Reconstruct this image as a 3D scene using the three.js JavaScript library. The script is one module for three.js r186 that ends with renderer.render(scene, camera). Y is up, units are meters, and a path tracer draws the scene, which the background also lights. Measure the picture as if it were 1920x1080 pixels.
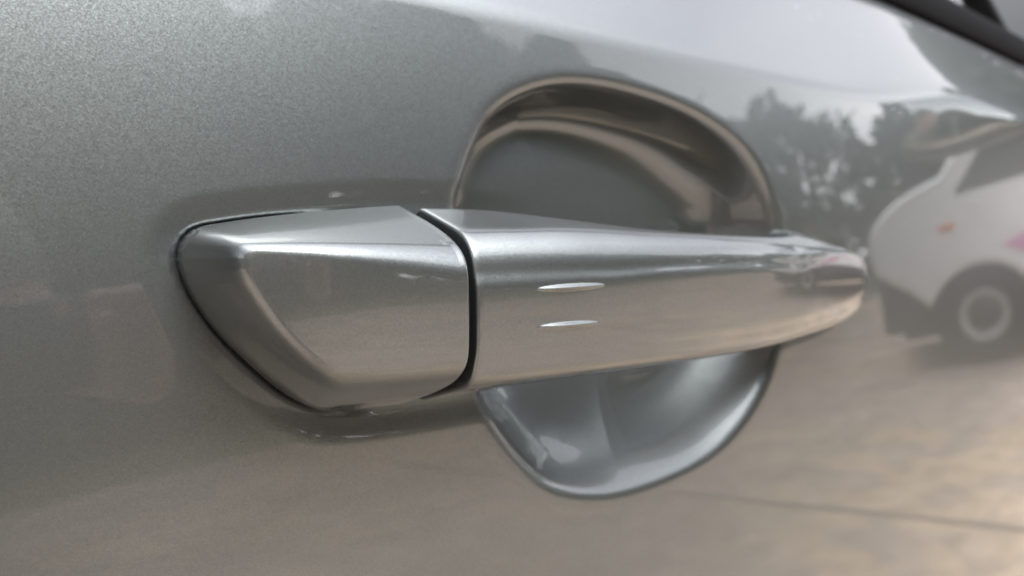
import * as THREE from 'three';
import { mergeGeometries, mergeVertices } from 'three/addons/utils/BufferGeometryUtils.js';
import { RoundedBoxGeometry } from 'three/addons/geometries/RoundedBoxGeometry.js';
import { MarchingCubes } from 'three/addons/objects/MarchingCubes.js';

// ------------------------------------------------------------------ camera, sky, sun, exposure
const scene = new THREE.Scene();
const D2R = Math.PI / 180, MM = 0.001;
const WEDGE = -5 * D2R;            // the belt line and the handle of the car fall towards its front
const EYE_H = 1.05;                // height of the lens
const YAW = 36 * D2R, PITCH = 2.7 * D2R;
const LEAN = 2.7 * D2R;             // the frame in which the door is drawn leans with the lens
const FRAME = new THREE.Euler(LEAN, 0, WEDGE, 'ZYX');
const wedge = (v) => v.applyEuler(FRAME);
const camera = new THREE.PerspectiveCamera(42.56, 1024 / 576, 0.01, 500);
{
  const F = wedge(new THREE.Vector3(Math.sin(YAW) * Math.cos(PITCH), -Math.sin(PITCH), -Math.cos(YAW) * Math.cos(PITCH)));
  const up = wedge(new THREE.Vector3(0, 1, 0));
  camera.position.copy(wedge(new THREE.Vector3(0, 0, 0.155))).add(new THREE.Vector3(0, EYE_H, 0));
  camera.up.copy(up);
  camera.lookAt(camera.position.clone().add(F));
  camera.focus = 0.14;
  camera.userData.fStop = 13;
  camera.updateMatrixWorld();
}
const SUN_EL = 57 * D2R, SUN_AZ = 8 * D2R;      // azimuth from straight out of the door towards the car's front
const sunDir = new THREE.Vector3(Math.cos(SUN_EL) * Math.sin(SUN_AZ), Math.sin(SUN_EL), Math.cos(SUN_EL) * Math.cos(SUN_AZ));

// seeded noise
function rng(seed) { let s = seed >>> 0; return () => { s = (s + 0x6D2B79F5) >>> 0; let t = s; t = Math.imul(t ^ (t >>> 15), t | 1); t ^= t + Math.imul(t ^ (t >>> 7), t | 61); return ((t ^ (t >>> 14)) >>> 0) / 4294967296; }; }
const hash = (i, j, k) => { let h = (i * 374761393 + j * 668265263 + k * 2147483647) | 0; h = Math.imul(h ^ (h >>> 13), 1274126177); return ((h ^ (h >>> 16)) >>> 0) / 4294967296; };
const sm = (t) => t * t * (3 - 2 * t);
function vnoise(x, y, z, per = 0) {
  const xi = Math.floor(x), yi = Math.floor(y), zi = Math.floor(z), u = sm(x - xi), v = sm(y - yi), w = sm(z - zi);
  const m = (a) => per ? ((a % per) + per) % per : a;
  const L = (a, b, t) => a + (b - a) * t, H = (a, b, c) => hash(m(xi + a), m(yi + b), zi + c);
  return L(L(L(H(0, 0, 0), H(1, 0, 0), u), L(H(0, 1, 0), H(1, 1, 0), u), v), L(L(H(0, 0, 1), H(1, 0, 1), u), L(H(0, 1, 1), H(1, 1, 1), u), v), w);
}
const fbm = (x, y, z, o = 5, per = 0) => { let s = 0, a = 0.5, n = 0; for (let i = 0; i < o; i++) { s += a * vnoise(x, y, z + i * 17, per); n += a; a *= 0.5; x *= 2; y *= 2; z *= 2; per *= 2; } return s / n; };
const clamp = (x, a = 0, b = 1) => Math.min(b, Math.max(a, x));
const ss = (a, b, x) => sm(clamp((x - a) / (b - a)));
const lerp = (a, b, t) => a + (b - a) * t;

{ // overcast sky with bright low cloud, greyer overhead
  const W = 1024, H = 512, data = new Float32Array(W * H * 4);
  for (let j = 0; j < H; j++) for (let i = 0; i < W; i++) {
    const el = ((j + 0.5) / H - 0.5) * Math.PI, az = ((i + 0.5) / W - 0.5) * 2 * Math.PI;
    const y = Math.sin(el), c = Math.cos(el), x = c * Math.cos(az), z = c * Math.sin(az);
    const k = 1 / (Math.max(y, 0) + 0.22);
    const n = fbm(x * k * 1.6 + 9, z * k * 1.6 + 4, 3.3, 5);
    const cl = ss(0.40, 0.62, n);
    const e = Math.max(el, 0) / (Math.PI / 2);
    const low = Math.exp(-e * e * 30);
    const hi = lerp(0.76, 1.9, ss(0.35, 0.95, e)), base = [lerp(0.305 * hi, 1.4, low), lerp(0.305 * hi, 1.42, low), lerp(0.365 * hi, 1.45, low)];
    const white = [lerp(0.385 * hi, 1.8, low), lerp(0.385 * hi, 1.81, low), lerp(0.42 * hi, 1.8, low)];
    const o = (j * W + i) * 4;
    const ca = x * sunDir.x + y * sunDir.y + z * sunDir.z, ang = Math.acos(clamp(ca, -1, 1)) / (36 * D2R), glow = 1.35 * Math.exp(-ang * ang) * (0.8 + 0.4 * cl);   // the sun behind thin cloud
    for (let q = 0; q < 3; q++) data[o + q] = el < -0.02 ? 0.3 : lerp(base[q], white[q], cl * 0.85) + glow * [0.96, 0.99, 1][q];
    data[o + 3] = 1;
  }
  const sky = new THREE.DataTexture(data, W, H, THREE.RGBAFormat, THREE.FloatType);
  sky.mapping = THREE.EquirectangularReflectionMapping; sky.magFilter = sky.minFilter = THREE.LinearFilter; sky.wrapS = THREE.RepeatWrapping; sky.needsUpdate = true;
  scene.background = sky; scene.environment = sky;
}
const sun = new THREE.DirectionalLight(new THREE.Color(1, 0.96, 0.9), 0.9);
sun.position.copy(sunDir).multiplyScalar(20); sun.castShadow = true; sun.shadow.radius = 60;
sun.shadow.mapSize.set(2048, 2048); Object.assign(sun.shadow.camera, { left: -12, right: 12, top: 12, bottom: -12, near: 0.5, far: 60 });
scene.add(sun);
const renderer = new THREE.WebGLRenderer({ antialias: true });
renderer.toneMapping = THREE.LinearToneMapping;
renderer.toneMappingExposure = 3.4;
renderer.shadowMap.enabled = true;

// ------------------------------------------------------------------ helpers
const used = {};
function numbered(n) { if (!(n in used)) { used[n] = 0; return n; } used[n]++; return n + '_' + String(used[n]).padStart(3, '0'); }
function mesh(name, g, m, parent) { const o = new THREE.Mesh(g, m); o.name = parent ? name : numbered(name); o.castShadow = o.receiveShadow = true; (parent || scene).add(o); return o; }
function thing(name, label, category, group) { const o = new THREE.Group(); o.name = numbered(name); o.userData = { label, category }; if (group) o.userData.group = group; scene.add(o); return o; }
function structure(name, g, m) { const o = mesh(name, g, m); o.userData.kind = 'structure'; return o; }
function std(o) { const { color, ...r } = o; const m = new THREE.MeshPhysicalMaterial(r); if (color) m.color.setRGB(...color); return m; }
function geo(pos, idx, uv, nrm) {
  const g = new THREE.BufferGeometry();
  g.setAttribute('position', new THREE.Float32BufferAttribute(pos, 3));
  if (uv) g.setAttribute('uv', new THREE.Float32BufferAttribute(uv, 2));
  g.setIndex(idx);
  if (nrm) g.setAttribute('normal', new THREE.Float32BufferAttribute(nrm, 3)); else g.computeVertexNormals();
  return g;
}
function tex(data, W, H, srgb) {
  const t = new THREE.DataTexture(data, W, H, THREE.RGBAFormat, THREE.UnsignedByteType);
  t.wrapS = t.wrapT = THREE.RepeatWrapping; t.magFilter = THREE.LinearFilter; t.minFilter = THREE.LinearMipmapLinearFilter; t.generateMipmaps = true;
  if (srgb) t.colorSpace = THREE.SRGBColorSpace; t.needsUpdate = true; return t;
}
// closed Catmull-Rom through points, n samples
function closedSpline(pts, n) { return new THREE.CatmullRomCurve3(pts.map(p => new THREE.Vector3(p[0], p[1], 0)), true, 'centripetal').getSpacedPoints(n).slice(0, n).map(p => [p.x, p.y]); }
function sdPoly(P, x, y) { // signed distance to polygon, negative inside
  let d = 1e18, s = 1; const n = P.length;
  for (let i = 0, j = n - 1; i < n; j = i, i++) {
    const ax = P[i][0], ay = P[i][1], ex = P[j][0] - ax, ey = P[j][1] - ay, wx = x - ax, wy = y - ay;
    const t = clamp((wx * ex + wy * ey) / (ex * ex + ey * ey)), bx = wx - ex * t, by = wy - ey * t;
    const q = bx * bx + by * by; if (q < d) d = q;
    const c1 = y >= ay, c2 = y < P[j][1], c3 = ex * wy > ey * wx;
    if ((c1 && c2 && c3) || (!c1 && !c2 && !c3)) s = -s;
  }
  return s * Math.sqrt(d);
}

// ------------------------------------------------------------------ metallic paint
const FLAKE_TILE = 0.11;
function flakeMaps() {
  const N = 1024, r = rng(11), a = new Float32Array(N * N), b = new Float32Array(N * N), c = new Float32Array(N * N);
  for (let i = 0; i < N * N; i++) { a[i] = r() * 2 - 1; b[i] = r() * 2 - 1; c[i] = r(); }
  const blur = (s) => { const o = new Float32Array(N * N), k = [0.25, 0.5, 0.25]; for (let y = 0; y < N; y++) for (let x = 0; x < N; x++) { let t = 0; for (let j = -1; j < 2; j++) for (let i = -1; i < 2; i++) t += k[i + 1] * k[j + 1] * s[((y + j + N) % N) * N + ((x + i + N) % N)]; o[y * N + x] = t; } return o; };
  const A = blur(a), B = blur(b), Cc = blur(c), A2 = blur(blur(A)), B2 = blur(blur(B)), C2 = blur(Cc);
  const nm = new Uint8Array(N * N * 4), cm = new Uint8Array(N * N * 4);
  for (let i = 0; i < N * N; i++) {
    let nx = A[i] * 1.4, ny = B[i] * 1.4;
    const l = Math.hypot(nx, ny, 1); nm[i * 4] = 127.5 + 127.5 * nx / l; nm[i * 4 + 1] = 127.5 + 127.5 * ny / l; nm[i * 4 + 2] = 127.5 + 127.5 / l; nm[i * 4 + 3] = 255;
    let v = 220 + (Cc[i] - 0.5) * 38; if (c[i] > 0.996) v += 26 * (1 + 2 * r());
    v = clamp(v, 90, 255); cm[i * 4] = v; cm[i * 4 + 1] = v; cm[i * 4 + 2] = v; cm[i * 4 + 3] = 255;
  }
  return [tex(nm, N, N, false), tex(cm, N, N, true)];
}
const [flakeNormal, flakeTone] = flakeMaps();
const paint = std({ color: [0.238, 0.257, 0.258], metalness: 0.9, roughness: 0.36, clearcoat: 1, clearcoatRoughness: 0.02, normalMap: flakeNormal, map: flakeTone });
paint.normalScale.set(0.05, 0.05);
{ // wiped dust and old water marks dull the clear coat in places
  const N = 512, d = new Uint8Array(N * N * 4), r = rng(71), spot = [];
  for (let i = 0; i < 70; i++) spot.push([r() * N, r() * N, 2 + 5 * r()]);
  for (let y = 0; y < N; y++) for (let x = 0; x < N; x++) {
    let v = 40 + 120 * ss(0.45, 0.75, fbm(x / N * 6, y / N * 6, 4.4, 4, 6)) + 40 * (fbm(x / N * 40, y / N * 10, 8.8, 2, 10) - 0.5);
    for (const [sx, sy, sr] of spot) { const q = Math.hypot(x - sx, y - sy); if (q < sr) v += 60 * (q / sr); }
    const o = (y * N + x) * 4; d[o] = d[o + 1] = d[o + 2] = clamp(v, 0, 255); d[o + 3] = 255;
  }
  const t = tex(d, N, N, false); t.repeat.set(0.31, 0.31); paint.clearcoatRoughnessMap = t; paint.clearcoatRoughness = 0.05;
}
const rubber = std({ color: [0.008, 0.008, 0.009], roughness: 0.85, specularIntensity: 0.15 });
const plasticBlack = std({ color: [0.01, 0.01, 0.011], roughness: 0.35 });
const glassPane = std({ color: [0.72, 0.8, 0.76], transmission: 1, roughness: 0.02, ior: 1.5, thickness: 0 });

// ------------------------------------------------------------------ the car: door, handle, window (door coordinates in mm: x to the front, y up from the lens, z out)
const car = thing('car', 'silver grey car whose door handle fills the picture', 'car');
function doorPart(o) { o.position.set(0, EYE_H, 0); o.rotation.copy(FRAME); return o; }

const capBase = closedSpline([[35.2, 4.6], [41, 6.2], [57, 8.6], [80, 11], [98, 12.2], [125, 12.6], [130, -12], [125, -35], [98, -35.4], [80, -35.4], [66, -35], [60, -34], [52.8, -30.2], [45.8, -23.8], [38, -14.5], [33.4, -5.5], [32.6, 0.6]], 150);
const footprint = closedSpline([[35.2, 4.6], [41, 6.2], [57, 8.6], [80, 11], [110, 11.5], [150, 10.4], [190, 9.4], [214, 9.4], [234, 8.6], [252, 5.4], [268, 0.5], [275, -7], [271, -15], [256, -22.5], [232, -27], [190, -30], [150, -32], [110, -35], [80, -35.4], [66, -35], [60, -34], [52.8, -30.2], [45.8, -23.8], [38, -14.5], [33.4, -5.5], [32.6, 0.6]], 180);
const beltY = (X) => 138 - 0.018 * (X - 400);
// the shoulder turns up above a crease that softens towards the front
const shoulderZ = (X, Y) => { const w = lerp(10, 27, ss(240, 420, X)), t = (Y - lerp(60, 67, ss(280, 400, X))) / w; return t <= 0 ? 0 : -0.58 * w * (t < 1 ? t * t * t - t * t * t * t / 2 : t - 0.5); };
const TILT = 6.5 * D2R, TWIST = 1.4 * D2R / 360, RV = 2300;
function doorZ(X, Y) {
  const Yc = Math.max(Y, -500);
  let z = -(TILT * Y - TWIST * (X - 34) * Y + (Yc + 40) * (Yc + 40) / (2 * RV)) - (X - 160) * (X - 160) / (2 * 7000);
  if (Y < -500) z += -(Y + 500) * (-460 / RV);
  z += shoulderZ(X, Y);
  return z;
}
function dishZ(X, Y) {
  if (X < 5 || X > 295 || Y < -65 || Y > 40) return 0;
  const d = sdPoly(footprint, X, Y);
  return -0.55 * (1 - ss(0, 7, d)) * lerp(1, 0.6, ss(190, 240, X)) - 1.7 * (1 - ss(-0.4, 0.9, d)) * (1 - ss(48, 74, X));
}
// recess
const BC = [162, -9];
const lip = closedSpline([[98.4, 12], [103.7, 25.0], [111.3, 36.1], [124.4, 43.9], [140.1, 47.9], [165.8, 48.1], [194.8, 43.3], [215.8, 33.8], [226.1, 21.4], [229.6, 9], [228.6, -12], [221.4, -34], [210.7, -47.5], [189.8, -60.1], [164.5, -65.4], [140, -65.6], [120.2, -59.3], [109, -48], [101.5, -35], [97.3, -20], [96.2, -4]], 720);
const lipR = (() => { const tab = lip.map(p => [Math.atan2(p[1] - BC[1], p[0] - BC[0]), Math.hypot(p[0] - BC[0], p[1] - BC[1])]).sort((a, b) => a[0] - b[0]); return (th) => { let lo = 0, hi = tab.length; while (lo < hi) { const m = (lo + hi) >> 1; if (tab[m][0] < th) lo = m + 1; else hi = m; } const A = tab[(lo - 1 + tab.length) % tab.length], B = tab[lo % tab.length]; let a0 = A[0], b0 = B[0]; if (b0 <= a0) b0 += 2 * Math.PI; let t = th; if (t < a0) t += 2 * Math.PI; return lerp(A[1], B[1], clamp((t - a0) / (b0 - a0))); }; })();
const RN = 61;
// section of the recess from the door skin to its middle, (d inward from the lip, z): rounded lip, straight wall, rounded corner, flat floor
const makeProfile = (slope, depth, corner, fr) => {
  let P = []; const a = slope * D2R, drop = 1 - Math.cos(a), rc = Math.min(corner, (depth - fr * drop) / drop), run = (depth - (fr + rc) * drop) / Math.tan(a);
  for (let i = 0; i <= 10; i++) P.push([-6 + i * 0.3, 0]);
  for (let i = 1; i <= 16; i++) P.push([-3 + fr * Math.sin(a * i / 16), -fr * (1 - Math.cos(a * i / 16))]);
  const e = P[P.length - 1], w = [e[0] + run, e[1] - run * Math.tan(a)];
  if (run > 0.2) P.push(w);
  for (let i = 1; i <= 24; i++) { const q = a * (1 - i / 24); P.push([w[0] + rc * (Math.sin(a) - Math.sin(q)), w[1] - rc * (Math.cos(q) - Math.cos(a))]); }
  const f = P[P.length - 1]; for (let i = 1; i <= 10; i++) P.push([lerp(f[0], RN, i / 10), f[1]]);
  // even spacing, then smoothing
  const L = [0]; for (let i = 1; i < P.length; i++) L.push(L[i - 1] + Math.hypot(P[i][0] - P[i - 1][0], P[i][1] - P[i - 1][1]));
  const Q = []; for (let k = 0, q = 0; k <= 160; k++) { const t = L[L.length - 1] * k / 160; while (q < L.length - 2 && L[q + 1] < t) q++; const u = clamp((t - L[q]) / (L[q + 1] - L[q] || 1)); Q.push([lerp(P[q][0], P[q + 1][0], u), lerp(P[q][1], P[q + 1][1], u)]); }
  let R = Q; for (let k = 0; k < 18; k++) { const S = R.map(p => p.slice()); for (let i = 1; i < R.length - 1; i++) for (let q = 0; q < 2; q++) S[i][q] = 0.5 * R[i][q] + 0.25 * (R[i - 1][q] + R[i + 1][q]); R = S; }
  return R;
};
const bowlProfile = makeProfile(77, 20, 9, 3.6), profFront = makeProfile(45, 20, 15, 4.6), profLow = makeProfile(34, 18, 60, 5);
const recessAt = (th, k) => { const a = clamp(0.5 + 0.9 * Math.cos(th - 132 * D2R)), b = clamp(0.3 + 0.9 * Math.cos(th - 12 * D2R)), c = clamp(0.12 + 1.1 * Math.cos(th + 86 * D2R)), t = a + b + c; return [0, 1].map(q => (a * bowlProfile[k][q] + b * profFront[k][q] + c * profLow[k][q]) / t); };
{
  const NA = 1080, NO = 310, NB = bowlProfile.length;
  const X0 = -160, X1 = 840, Y0 = -690;
  const pos = [], uv = [];
  const put = (X, Y, z) => { pos.push(X * MM, Y * MM, z * MM); uv.push(X * MM / FLAKE_TILE, Y * MM / FLAKE_TILE); };
  const R0 = 1 + 6 / RN;
  for (let i = NO; i >= 1; i--) {           // outer rings, from the door's edge to the lip
    const s = i / NO, e = (Math.exp(5 * s) - 1) / (Math.exp(5) - 1);
    for (let a = 0; a < NA; a++) {
      const th = -Math.PI + 2 * Math.PI * (a + 0.5) / NA, cx = Math.cos(th), cy = Math.sin(th), ro = lipR(th) * R0;
      let rr = 1e9;
      if (cx > 1e-9) rr = Math.min(rr, (X1 - BC[0]) / cx); if (cx < -1e-9) rr = Math.min(rr, (X0 - BC[0]) / cx);
      if (cy < -1e-9) rr = Math.min(rr, (Y0 - BC[1]) / cy);
      if (cy + 0.018 * cx > 1e-6) rr = Math.min(rr, (beltY(BC[0]) - BC[1]) / (cy + 0.018 * cx));
      const r = ro + (rr - ro) * e, X = BC[0] + cx * r, Y = BC[1] + cy * r;
      put(X, Y, doorZ(X, Y) + dishZ(X, Y));
    }
  }
  for (let k = 0; k < NB; k++) {
    for (let a = 0; a < NA; a++) {
      const th = -Math.PI + 2 * Math.PI * (a + 0.5) / NA, [d, z] = recessAt(th, k), r = lipR(th) * (1 - d / RN), X = BC[0] + Math.cos(th) * r, Y = BC[1] + Math.sin(th) * r;
      put(X, Y, doorZ(X, Y) + dishZ(X, Y) * ss(34, 6, d) + z + 0.02 * (Y - BC[1]) * ss(4, 26, d));
    }
  }
  const idx = [], rows = NO + NB;
  for (let i = 0; i < rows - 1; i++) for (let a = 0; a < NA; a++) { const b = (a + 1) % NA, p = i * NA + a, q = i * NA + b, u = p + NA, v = q + NA; idx.push(p, q, u, q, v, u); }
  const full = geo(pos, idx, uv), nrm = Array.from(full.attributes.normal.array);
  for (let a = 0; a < NA; a++) { const o = ((rows - 1) * NA + a) * 3; nrm[o] = nrm[o - 3 * NA]; nrm[o + 1] = nrm[o + 1 - 3 * NA]; nrm[o + 2] = nrm[o + 2 - 3 * NA]; }
  const cut = (r0, r1) => { const P = pos.slice(r0 * NA * 3, (r1 + 1) * NA * 3), U = uv.slice(r0 * NA * 2, (r1 + 1) * NA * 2), Nn = nrm.slice(r0 * NA * 3, (r1 + 1) * NA * 3), I = []; for (let i = 0; i < r1 - r0; i++) for (let a = 0; a < NA; a++) { const b = (a + 1) % NA, p = i * NA + a, q = i * NA + b; I.push(p, q, p + NA, q, q + NA, p + NA); } return geo(P, I, U, Nn); };
  const split = NO + 8;
  doorPart(mesh('door_skin', cut(0, split), paint, car));
  doorPart(mesh('handle_recess', cut(split, rows - 1), paint, car)).userData.label = 'scooped finger recess behind the grip';
}

// handle
const handle = new THREE.Group(); handle.name = 'door_handle'; car.add(handle); doorPart(handle);
function faceZ(X, Y) { const Y0 = -13; return 31.2 - (X < 60 ? (60 - X) * (60 - X) * 0.005 : 0) - (82 - X) * 0.045 - (Y - Y0) * (Y - Y0) / (2 * 115); }
let capZ;
{ // fixed end cap
  const XR = 79.9, C = [60, -13], NA = 720, NR = 150, pos = [], uv = [], idx = [];
  const smin = (a, b, k) => { const h = Math.max(k - Math.abs(a - b), 0) / k; return Math.min(a, b) - h * h * h * k / 6; };
  const open = (pts, close) => new THREE.CatmullRomCurve3(pts.map(p => new THREE.Vector3(p[0], p[1], 0)), false, 'centripetal').getSpacedPoints(40).map(p => [p.x, p.y]).concat(close);
  const edgeTop = open([[5, -2.5], [25, 2.6], [40, 6.0], [57, 8.7], [80, 11.1], [98, 12.2], [120, 13]], [[120, -150], [5, -150]]);
  const edgeLeft = open([[39.5, 30], [35, 12], [32.4, 0], [33.2, -5.5], [37.8, -14.5], [45.5, -23.8], [52.5, -30.4], [63.6, -40], [82, -54]], [[200, -54], [200, 30]]);
  const edgeLow = open([[20, -31], [40, -33.4], [58.5, -34.8], [80, -35.4], [120, -35.4]], [[120, 150], [20, 150]]);
  const zAt = (X, Y) => {
    const zt = 1 - sdPoly(edgeTop, X, Y) * 27 / lerp(2.8, 8.3, clamp((X - 36) / 42)), zl = 1 - sdPoly(edgeLeft, X, Y) * 27 / 3.2, zb = 1 - sdPoly(edgeLow, X, Y) * 27 / 8.6;
    let z = smin(smin(smin(zl, zt, 27), zb, 26), faceZ(X, Y), 25);
    const e = XR - X; if (e < 0.9) z -= 0.9 - Math.sqrt(Math.max(0, 0.81 - (0.9 - e) * (0.9 - e)));
    return z;
  };
  capZ = zAt;
  const rim = [];
  for (let a = 0; a < NA; a++) {
    const th = 2 * Math.PI * a / NA, c = Math.cos(th), s = Math.sin(th);
    let lo = 0, hi = 60; for (let k = 0; k < 32; k++) { const m = (lo + hi) / 2; if (sdPoly(capBase, C[0] + c * m, C[1] + s * m) < 0) lo = m; else hi = m; }
    rim.push(c > 1e-6 ? Math.min(lo, (XR - C[0]) / c) : lo);
  }
  const run = new Array(NA).fill(0); let cnt = 0;
  const put = (X, Y, z) => { const a = cnt % NA, th = 2 * Math.PI * a / NA; if (cnt >= NA) { const o = (cnt - NA) * 3; run[a] += Math.hypot(X - pos[o] / MM, Y - pos[o + 1] / MM, z - pos[o + 2] / MM); } cnt++; pos.push(X * MM, Y * MM, z * MM); uv.push((C[0] + Math.cos(th) * run[a]) * MM / FLAKE_TILE + 0.37, (C[1] + Math.sin(th) * run[a]) * MM / FLAKE_TILE + 0.21); };
  for (let i = 0; i <= NR; i++) { const e = 1 - Math.pow(1 - i / NR, 1.9); for (let a = 0; a < NA; a++) { const th = 2 * Math.PI * a / NA, r = rim[a] * Math.max(e, 0.001), X = C[0] + Math.cos(th) * r, Y = C[1] + Math.sin(th) * r; put(X, Y, zAt(X, Y)); } }
  for (const zb of [0.4, -6]) for (let a = 0; a < NA; a++) { const th = 2 * Math.PI * a / NA, X = C[0] + Math.cos(th) * rim[a], Y = C[1] + Math.sin(th) * rim[a]; put(X, Y, zb < 0 ? zb : Math.min(zAt(X, Y) - 0.2, zAt(X, Y) * 0.9)); }
  for (let i = 0; i < NR + 2; i++) for (let a = 0; a < NA; a++) { const b = (a + 1) % NA, p = i * NA + a, q = i * NA + b; idx.push(p, p + NA, q, q, p + NA, q + NA); }
  mesh('end_cap', geo(pos, idx, uv), paint, handle);
}
// grip: a loft between an inner and an outer rail
// outer x,z | inner x,z | top at the back | ridge | lower front edge | bottom at the back | ridge radius | lower radius
const GRIP = [
  [82, 30.3, 82, 3, 11.2, 3.0, -27.2, -35, 11, 7], [97, 31.6, 95, 7, 11.2, 3.0, -27.2, -33.6, 11, 7], [112, 32.7, 110, 14, 9.9, 2.8, -27, -31.6, 11, 7],
  [135, 33.4, 133, 18, 8.0, 2.4, -26.8, -30.6, 11, 7], [160, 33, 158, 19, 6.9, 2.0, -26.6, -30, 11, 7], [185, 31.2, 180, 17.5, 6.4, 1.8, -26.2, -29.4, 11, 7],
  [208, 28.2, 196, 13.5, 6.4, 1.4, -25, -28.6, 5, 7], [232, 23, 207, 8.5, 7.0, 1.2, -24, -27.4, 5, 7], [256, 16.5, 211, 3.5, 8.0, -0.6, -21.4, -26.2, 7, 9],
  [272, 7.5, 212, -1.5, 8.9, -2.4, -18.5, -25.2, 8, 10], [278, -3, 213, -7, 9.4, -3.6, -16.8, -25, 8, 10]];
let gripMesh;
{
  const cr = (k, t) => { const n = GRIP.length - 1, i = Math.min(n - 1, Math.floor(t)), f = t - i, p = (j) => GRIP[clamp(j, 0, n)][k], p0 = i > 0 ? p(i - 1) : 2 * p(0) - p(1), p1 = p(i), p2 = p(i + 1), p3 = i + 2 <= n ? p(i + 2) : 2 * p(n) - p(n - 1); return 0.5 * (2 * p1 + (p2 - p0) * f + (2 * p0 - 5 * p1 + 4 * p2 - p3) * f * f + (3 * p1 - p0 - 3 * p2 + p3) * f * f * f); };
  const NP = 220;
  function section(v, shrink) {
    const [ox, oz, ix, iz, yt, yr, ybf, yb, rA, rB] = v, W = Math.hypot(ox - ix, oz - iz), RF = 112, Yf = lerp(-13, -10, clamp((ox - 82) / 70));
    const arc = (y) => W - (y - Yf) * (y - Yf) / (2 * RF);
    // corners: ridge A, lower front B, lower back C, upper back D
    const poly = [[arc(yr), yr, rA], [arc(ybf), ybf, rB], [0, yb, 3], [W * lerp(0.04, 0.26, clamp((ox - 82) / 80)), yt, lerp(2.4, 4, clamp((ox - 82) / 80))]];
    const out = [];
    for (let i = 0; i < 4; i++) {
      const P = poly[i], A = poly[(i + 3) % 4], B = poly[(i + 1) % 4];
      const u = [A[0] - P[0], A[1] - P[1]], w = [B[0] - P[0], B[1] - P[1]], lu = Math.hypot(...u), lw = Math.hypot(...w);
      const ang = Math.acos(clamp((u[0] * w[0] + u[1] * w[1]) / lu / lw, -1, 1)), t = Math.min(P[2] / Math.tan(ang / 2), 0.45 * lu, 0.45 * lw);
      const p1 = [P[0] + u[0] / lu * t, P[1] + u[1] / lu * t], p2 = [P[0] + w[0] / lw * t, P[1] + w[1] / lw * t];
      for (let k = 0; k <= 12; k++) { const s = k / 12; out.push([(1 - s) * (1 - s) * p1[0] + 2 * s * (1 - s) * P[0] + s * s * p2[0], (1 - s) * (1 - s) * p1[1] + 2 * s * (1 - s) * P[1] + s * s * p2[1]]); }
      // between corners; the front follows the arc
      const Bt = poly[(i + 1) % 4], q = [P[0] - Bt[0], P[1] - Bt[1]], nx = poly[(i + 2) % 4], lq = Math.hypot(...q), ww = [nx[0] - Bt[0], nx[1] - Bt[1]], l2 = Math.hypot(...ww);
      const an2 = Math.acos(clamp((q[0] * ww[0] + q[1] * ww[1]) / lq / l2, -1, 1)), t2 = Math.min(Bt[2] / Math.tan(an2 / 2), 0.45 * lq, 0.45 * l2), e = [Bt[0] + q[0] / lq * t2, Bt[1] + q[1] / lq * t2];
      for (let k = 1; k < 24; k++) { const s = k / 24, y = lerp(p2[1], e[1], s); out.push([i === 0 ? lerp(p2[0], e[0], s) + (arc(y) - lerp(poly[0][0], poly[1][0], (y - poly[0][1]) / (poly[1][1] - poly[0][1]))) * 1 : lerp(p2[0], e[0], s), y]); }
    }
    // even spacing from a fixed start, then smoothing
    const n = out.length, L = [0]; for (let i = 0; i < n; i++) L.push(L[i] + Math.hypot(out[(i + 1) % n][0] - out[i][0], out[(i + 1) % n][1] - out[i][1]));
    let P = []; for (let k = 0, j = 0; k < NP; k++) { const s = L[n] * k / NP; while (L[j + 1] < s) j++; const f = (s - L[j]) / (L[j + 1] - L[j] || 1), a = out[j % n], b = out[(j + 1) % n]; P.push([lerp(a[0], b[0], f), lerp(a[1], b[1], f)]); }
    for (let k = 0; k < 10; k++) P = P.map((p, i) => { const a = P[(i + NP - 1) % NP], b = P[(i + 1) % NP]; return [0.5 * p[0] + 0.25 * (a[0] + b[0]), 0.5 * p[1] + 0.25 * (a[1] + b[1])]; });
    if (shrink) { const cx = W / 2, cy = (yt + yb) / 2; P = P.map((p, i) => { const a = P[(i + NP - 1) % NP], b = P[(i + 1) % NP], tx = b[0] - a[0], ty = b[1] - a[1], l = Math.hypot(tx, ty) || 1; return [p[0] + ty / l * shrink, p[1] - tx / l * shrink]; }); }
    const dx = (ox - ix) / W, dz = (oz - iz) / W;
    return P.map(p => [ix + dx * p[0], p[1], iz + dz * p[0]]);
  }
  const n = GRIP.length - 1, NS = 220;
  const rows = [];
  const at = (t) => GRIP[0].map((_, k) => cr(k, t));
  const first = at(0);
  for (const [dx, sh] of [[0, 6], [0, 0.9], [0.06, 0.55], [0.2, 0.27], [0.45, 0.08], [0.8, 0]]) { const v = first.slice(); v[0] += dx; v[2] += dx; rows.push(section(v, sh)); }
  const T_SEAM = 7.75, tail = [];
  for (let i = 1; i <= NS; i++) rows.push(section(at(0.06 + (T_SEAM - 0.06) * i / NS), 0));
  for (const [dt, sh] of [[0.012, 0.12], [0.02, 0.4], [0.022, 2.5]]) rows.push(section(at(T_SEAM + dt), sh));
  for (const [dt, sh] of [[0.038, 2.5], [0.04, 0.4], [0.05, 0.12]]) tail.push(section(at(T_SEAM + dt), sh));
  for (let i = 0; i <= 90; i++) tail.push(section(at(T_SEAM + 0.07 + (n - T_SEAM - 0.07) * i / 90), 0));
  let len = 82;
  const M = NP + 1;
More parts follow.
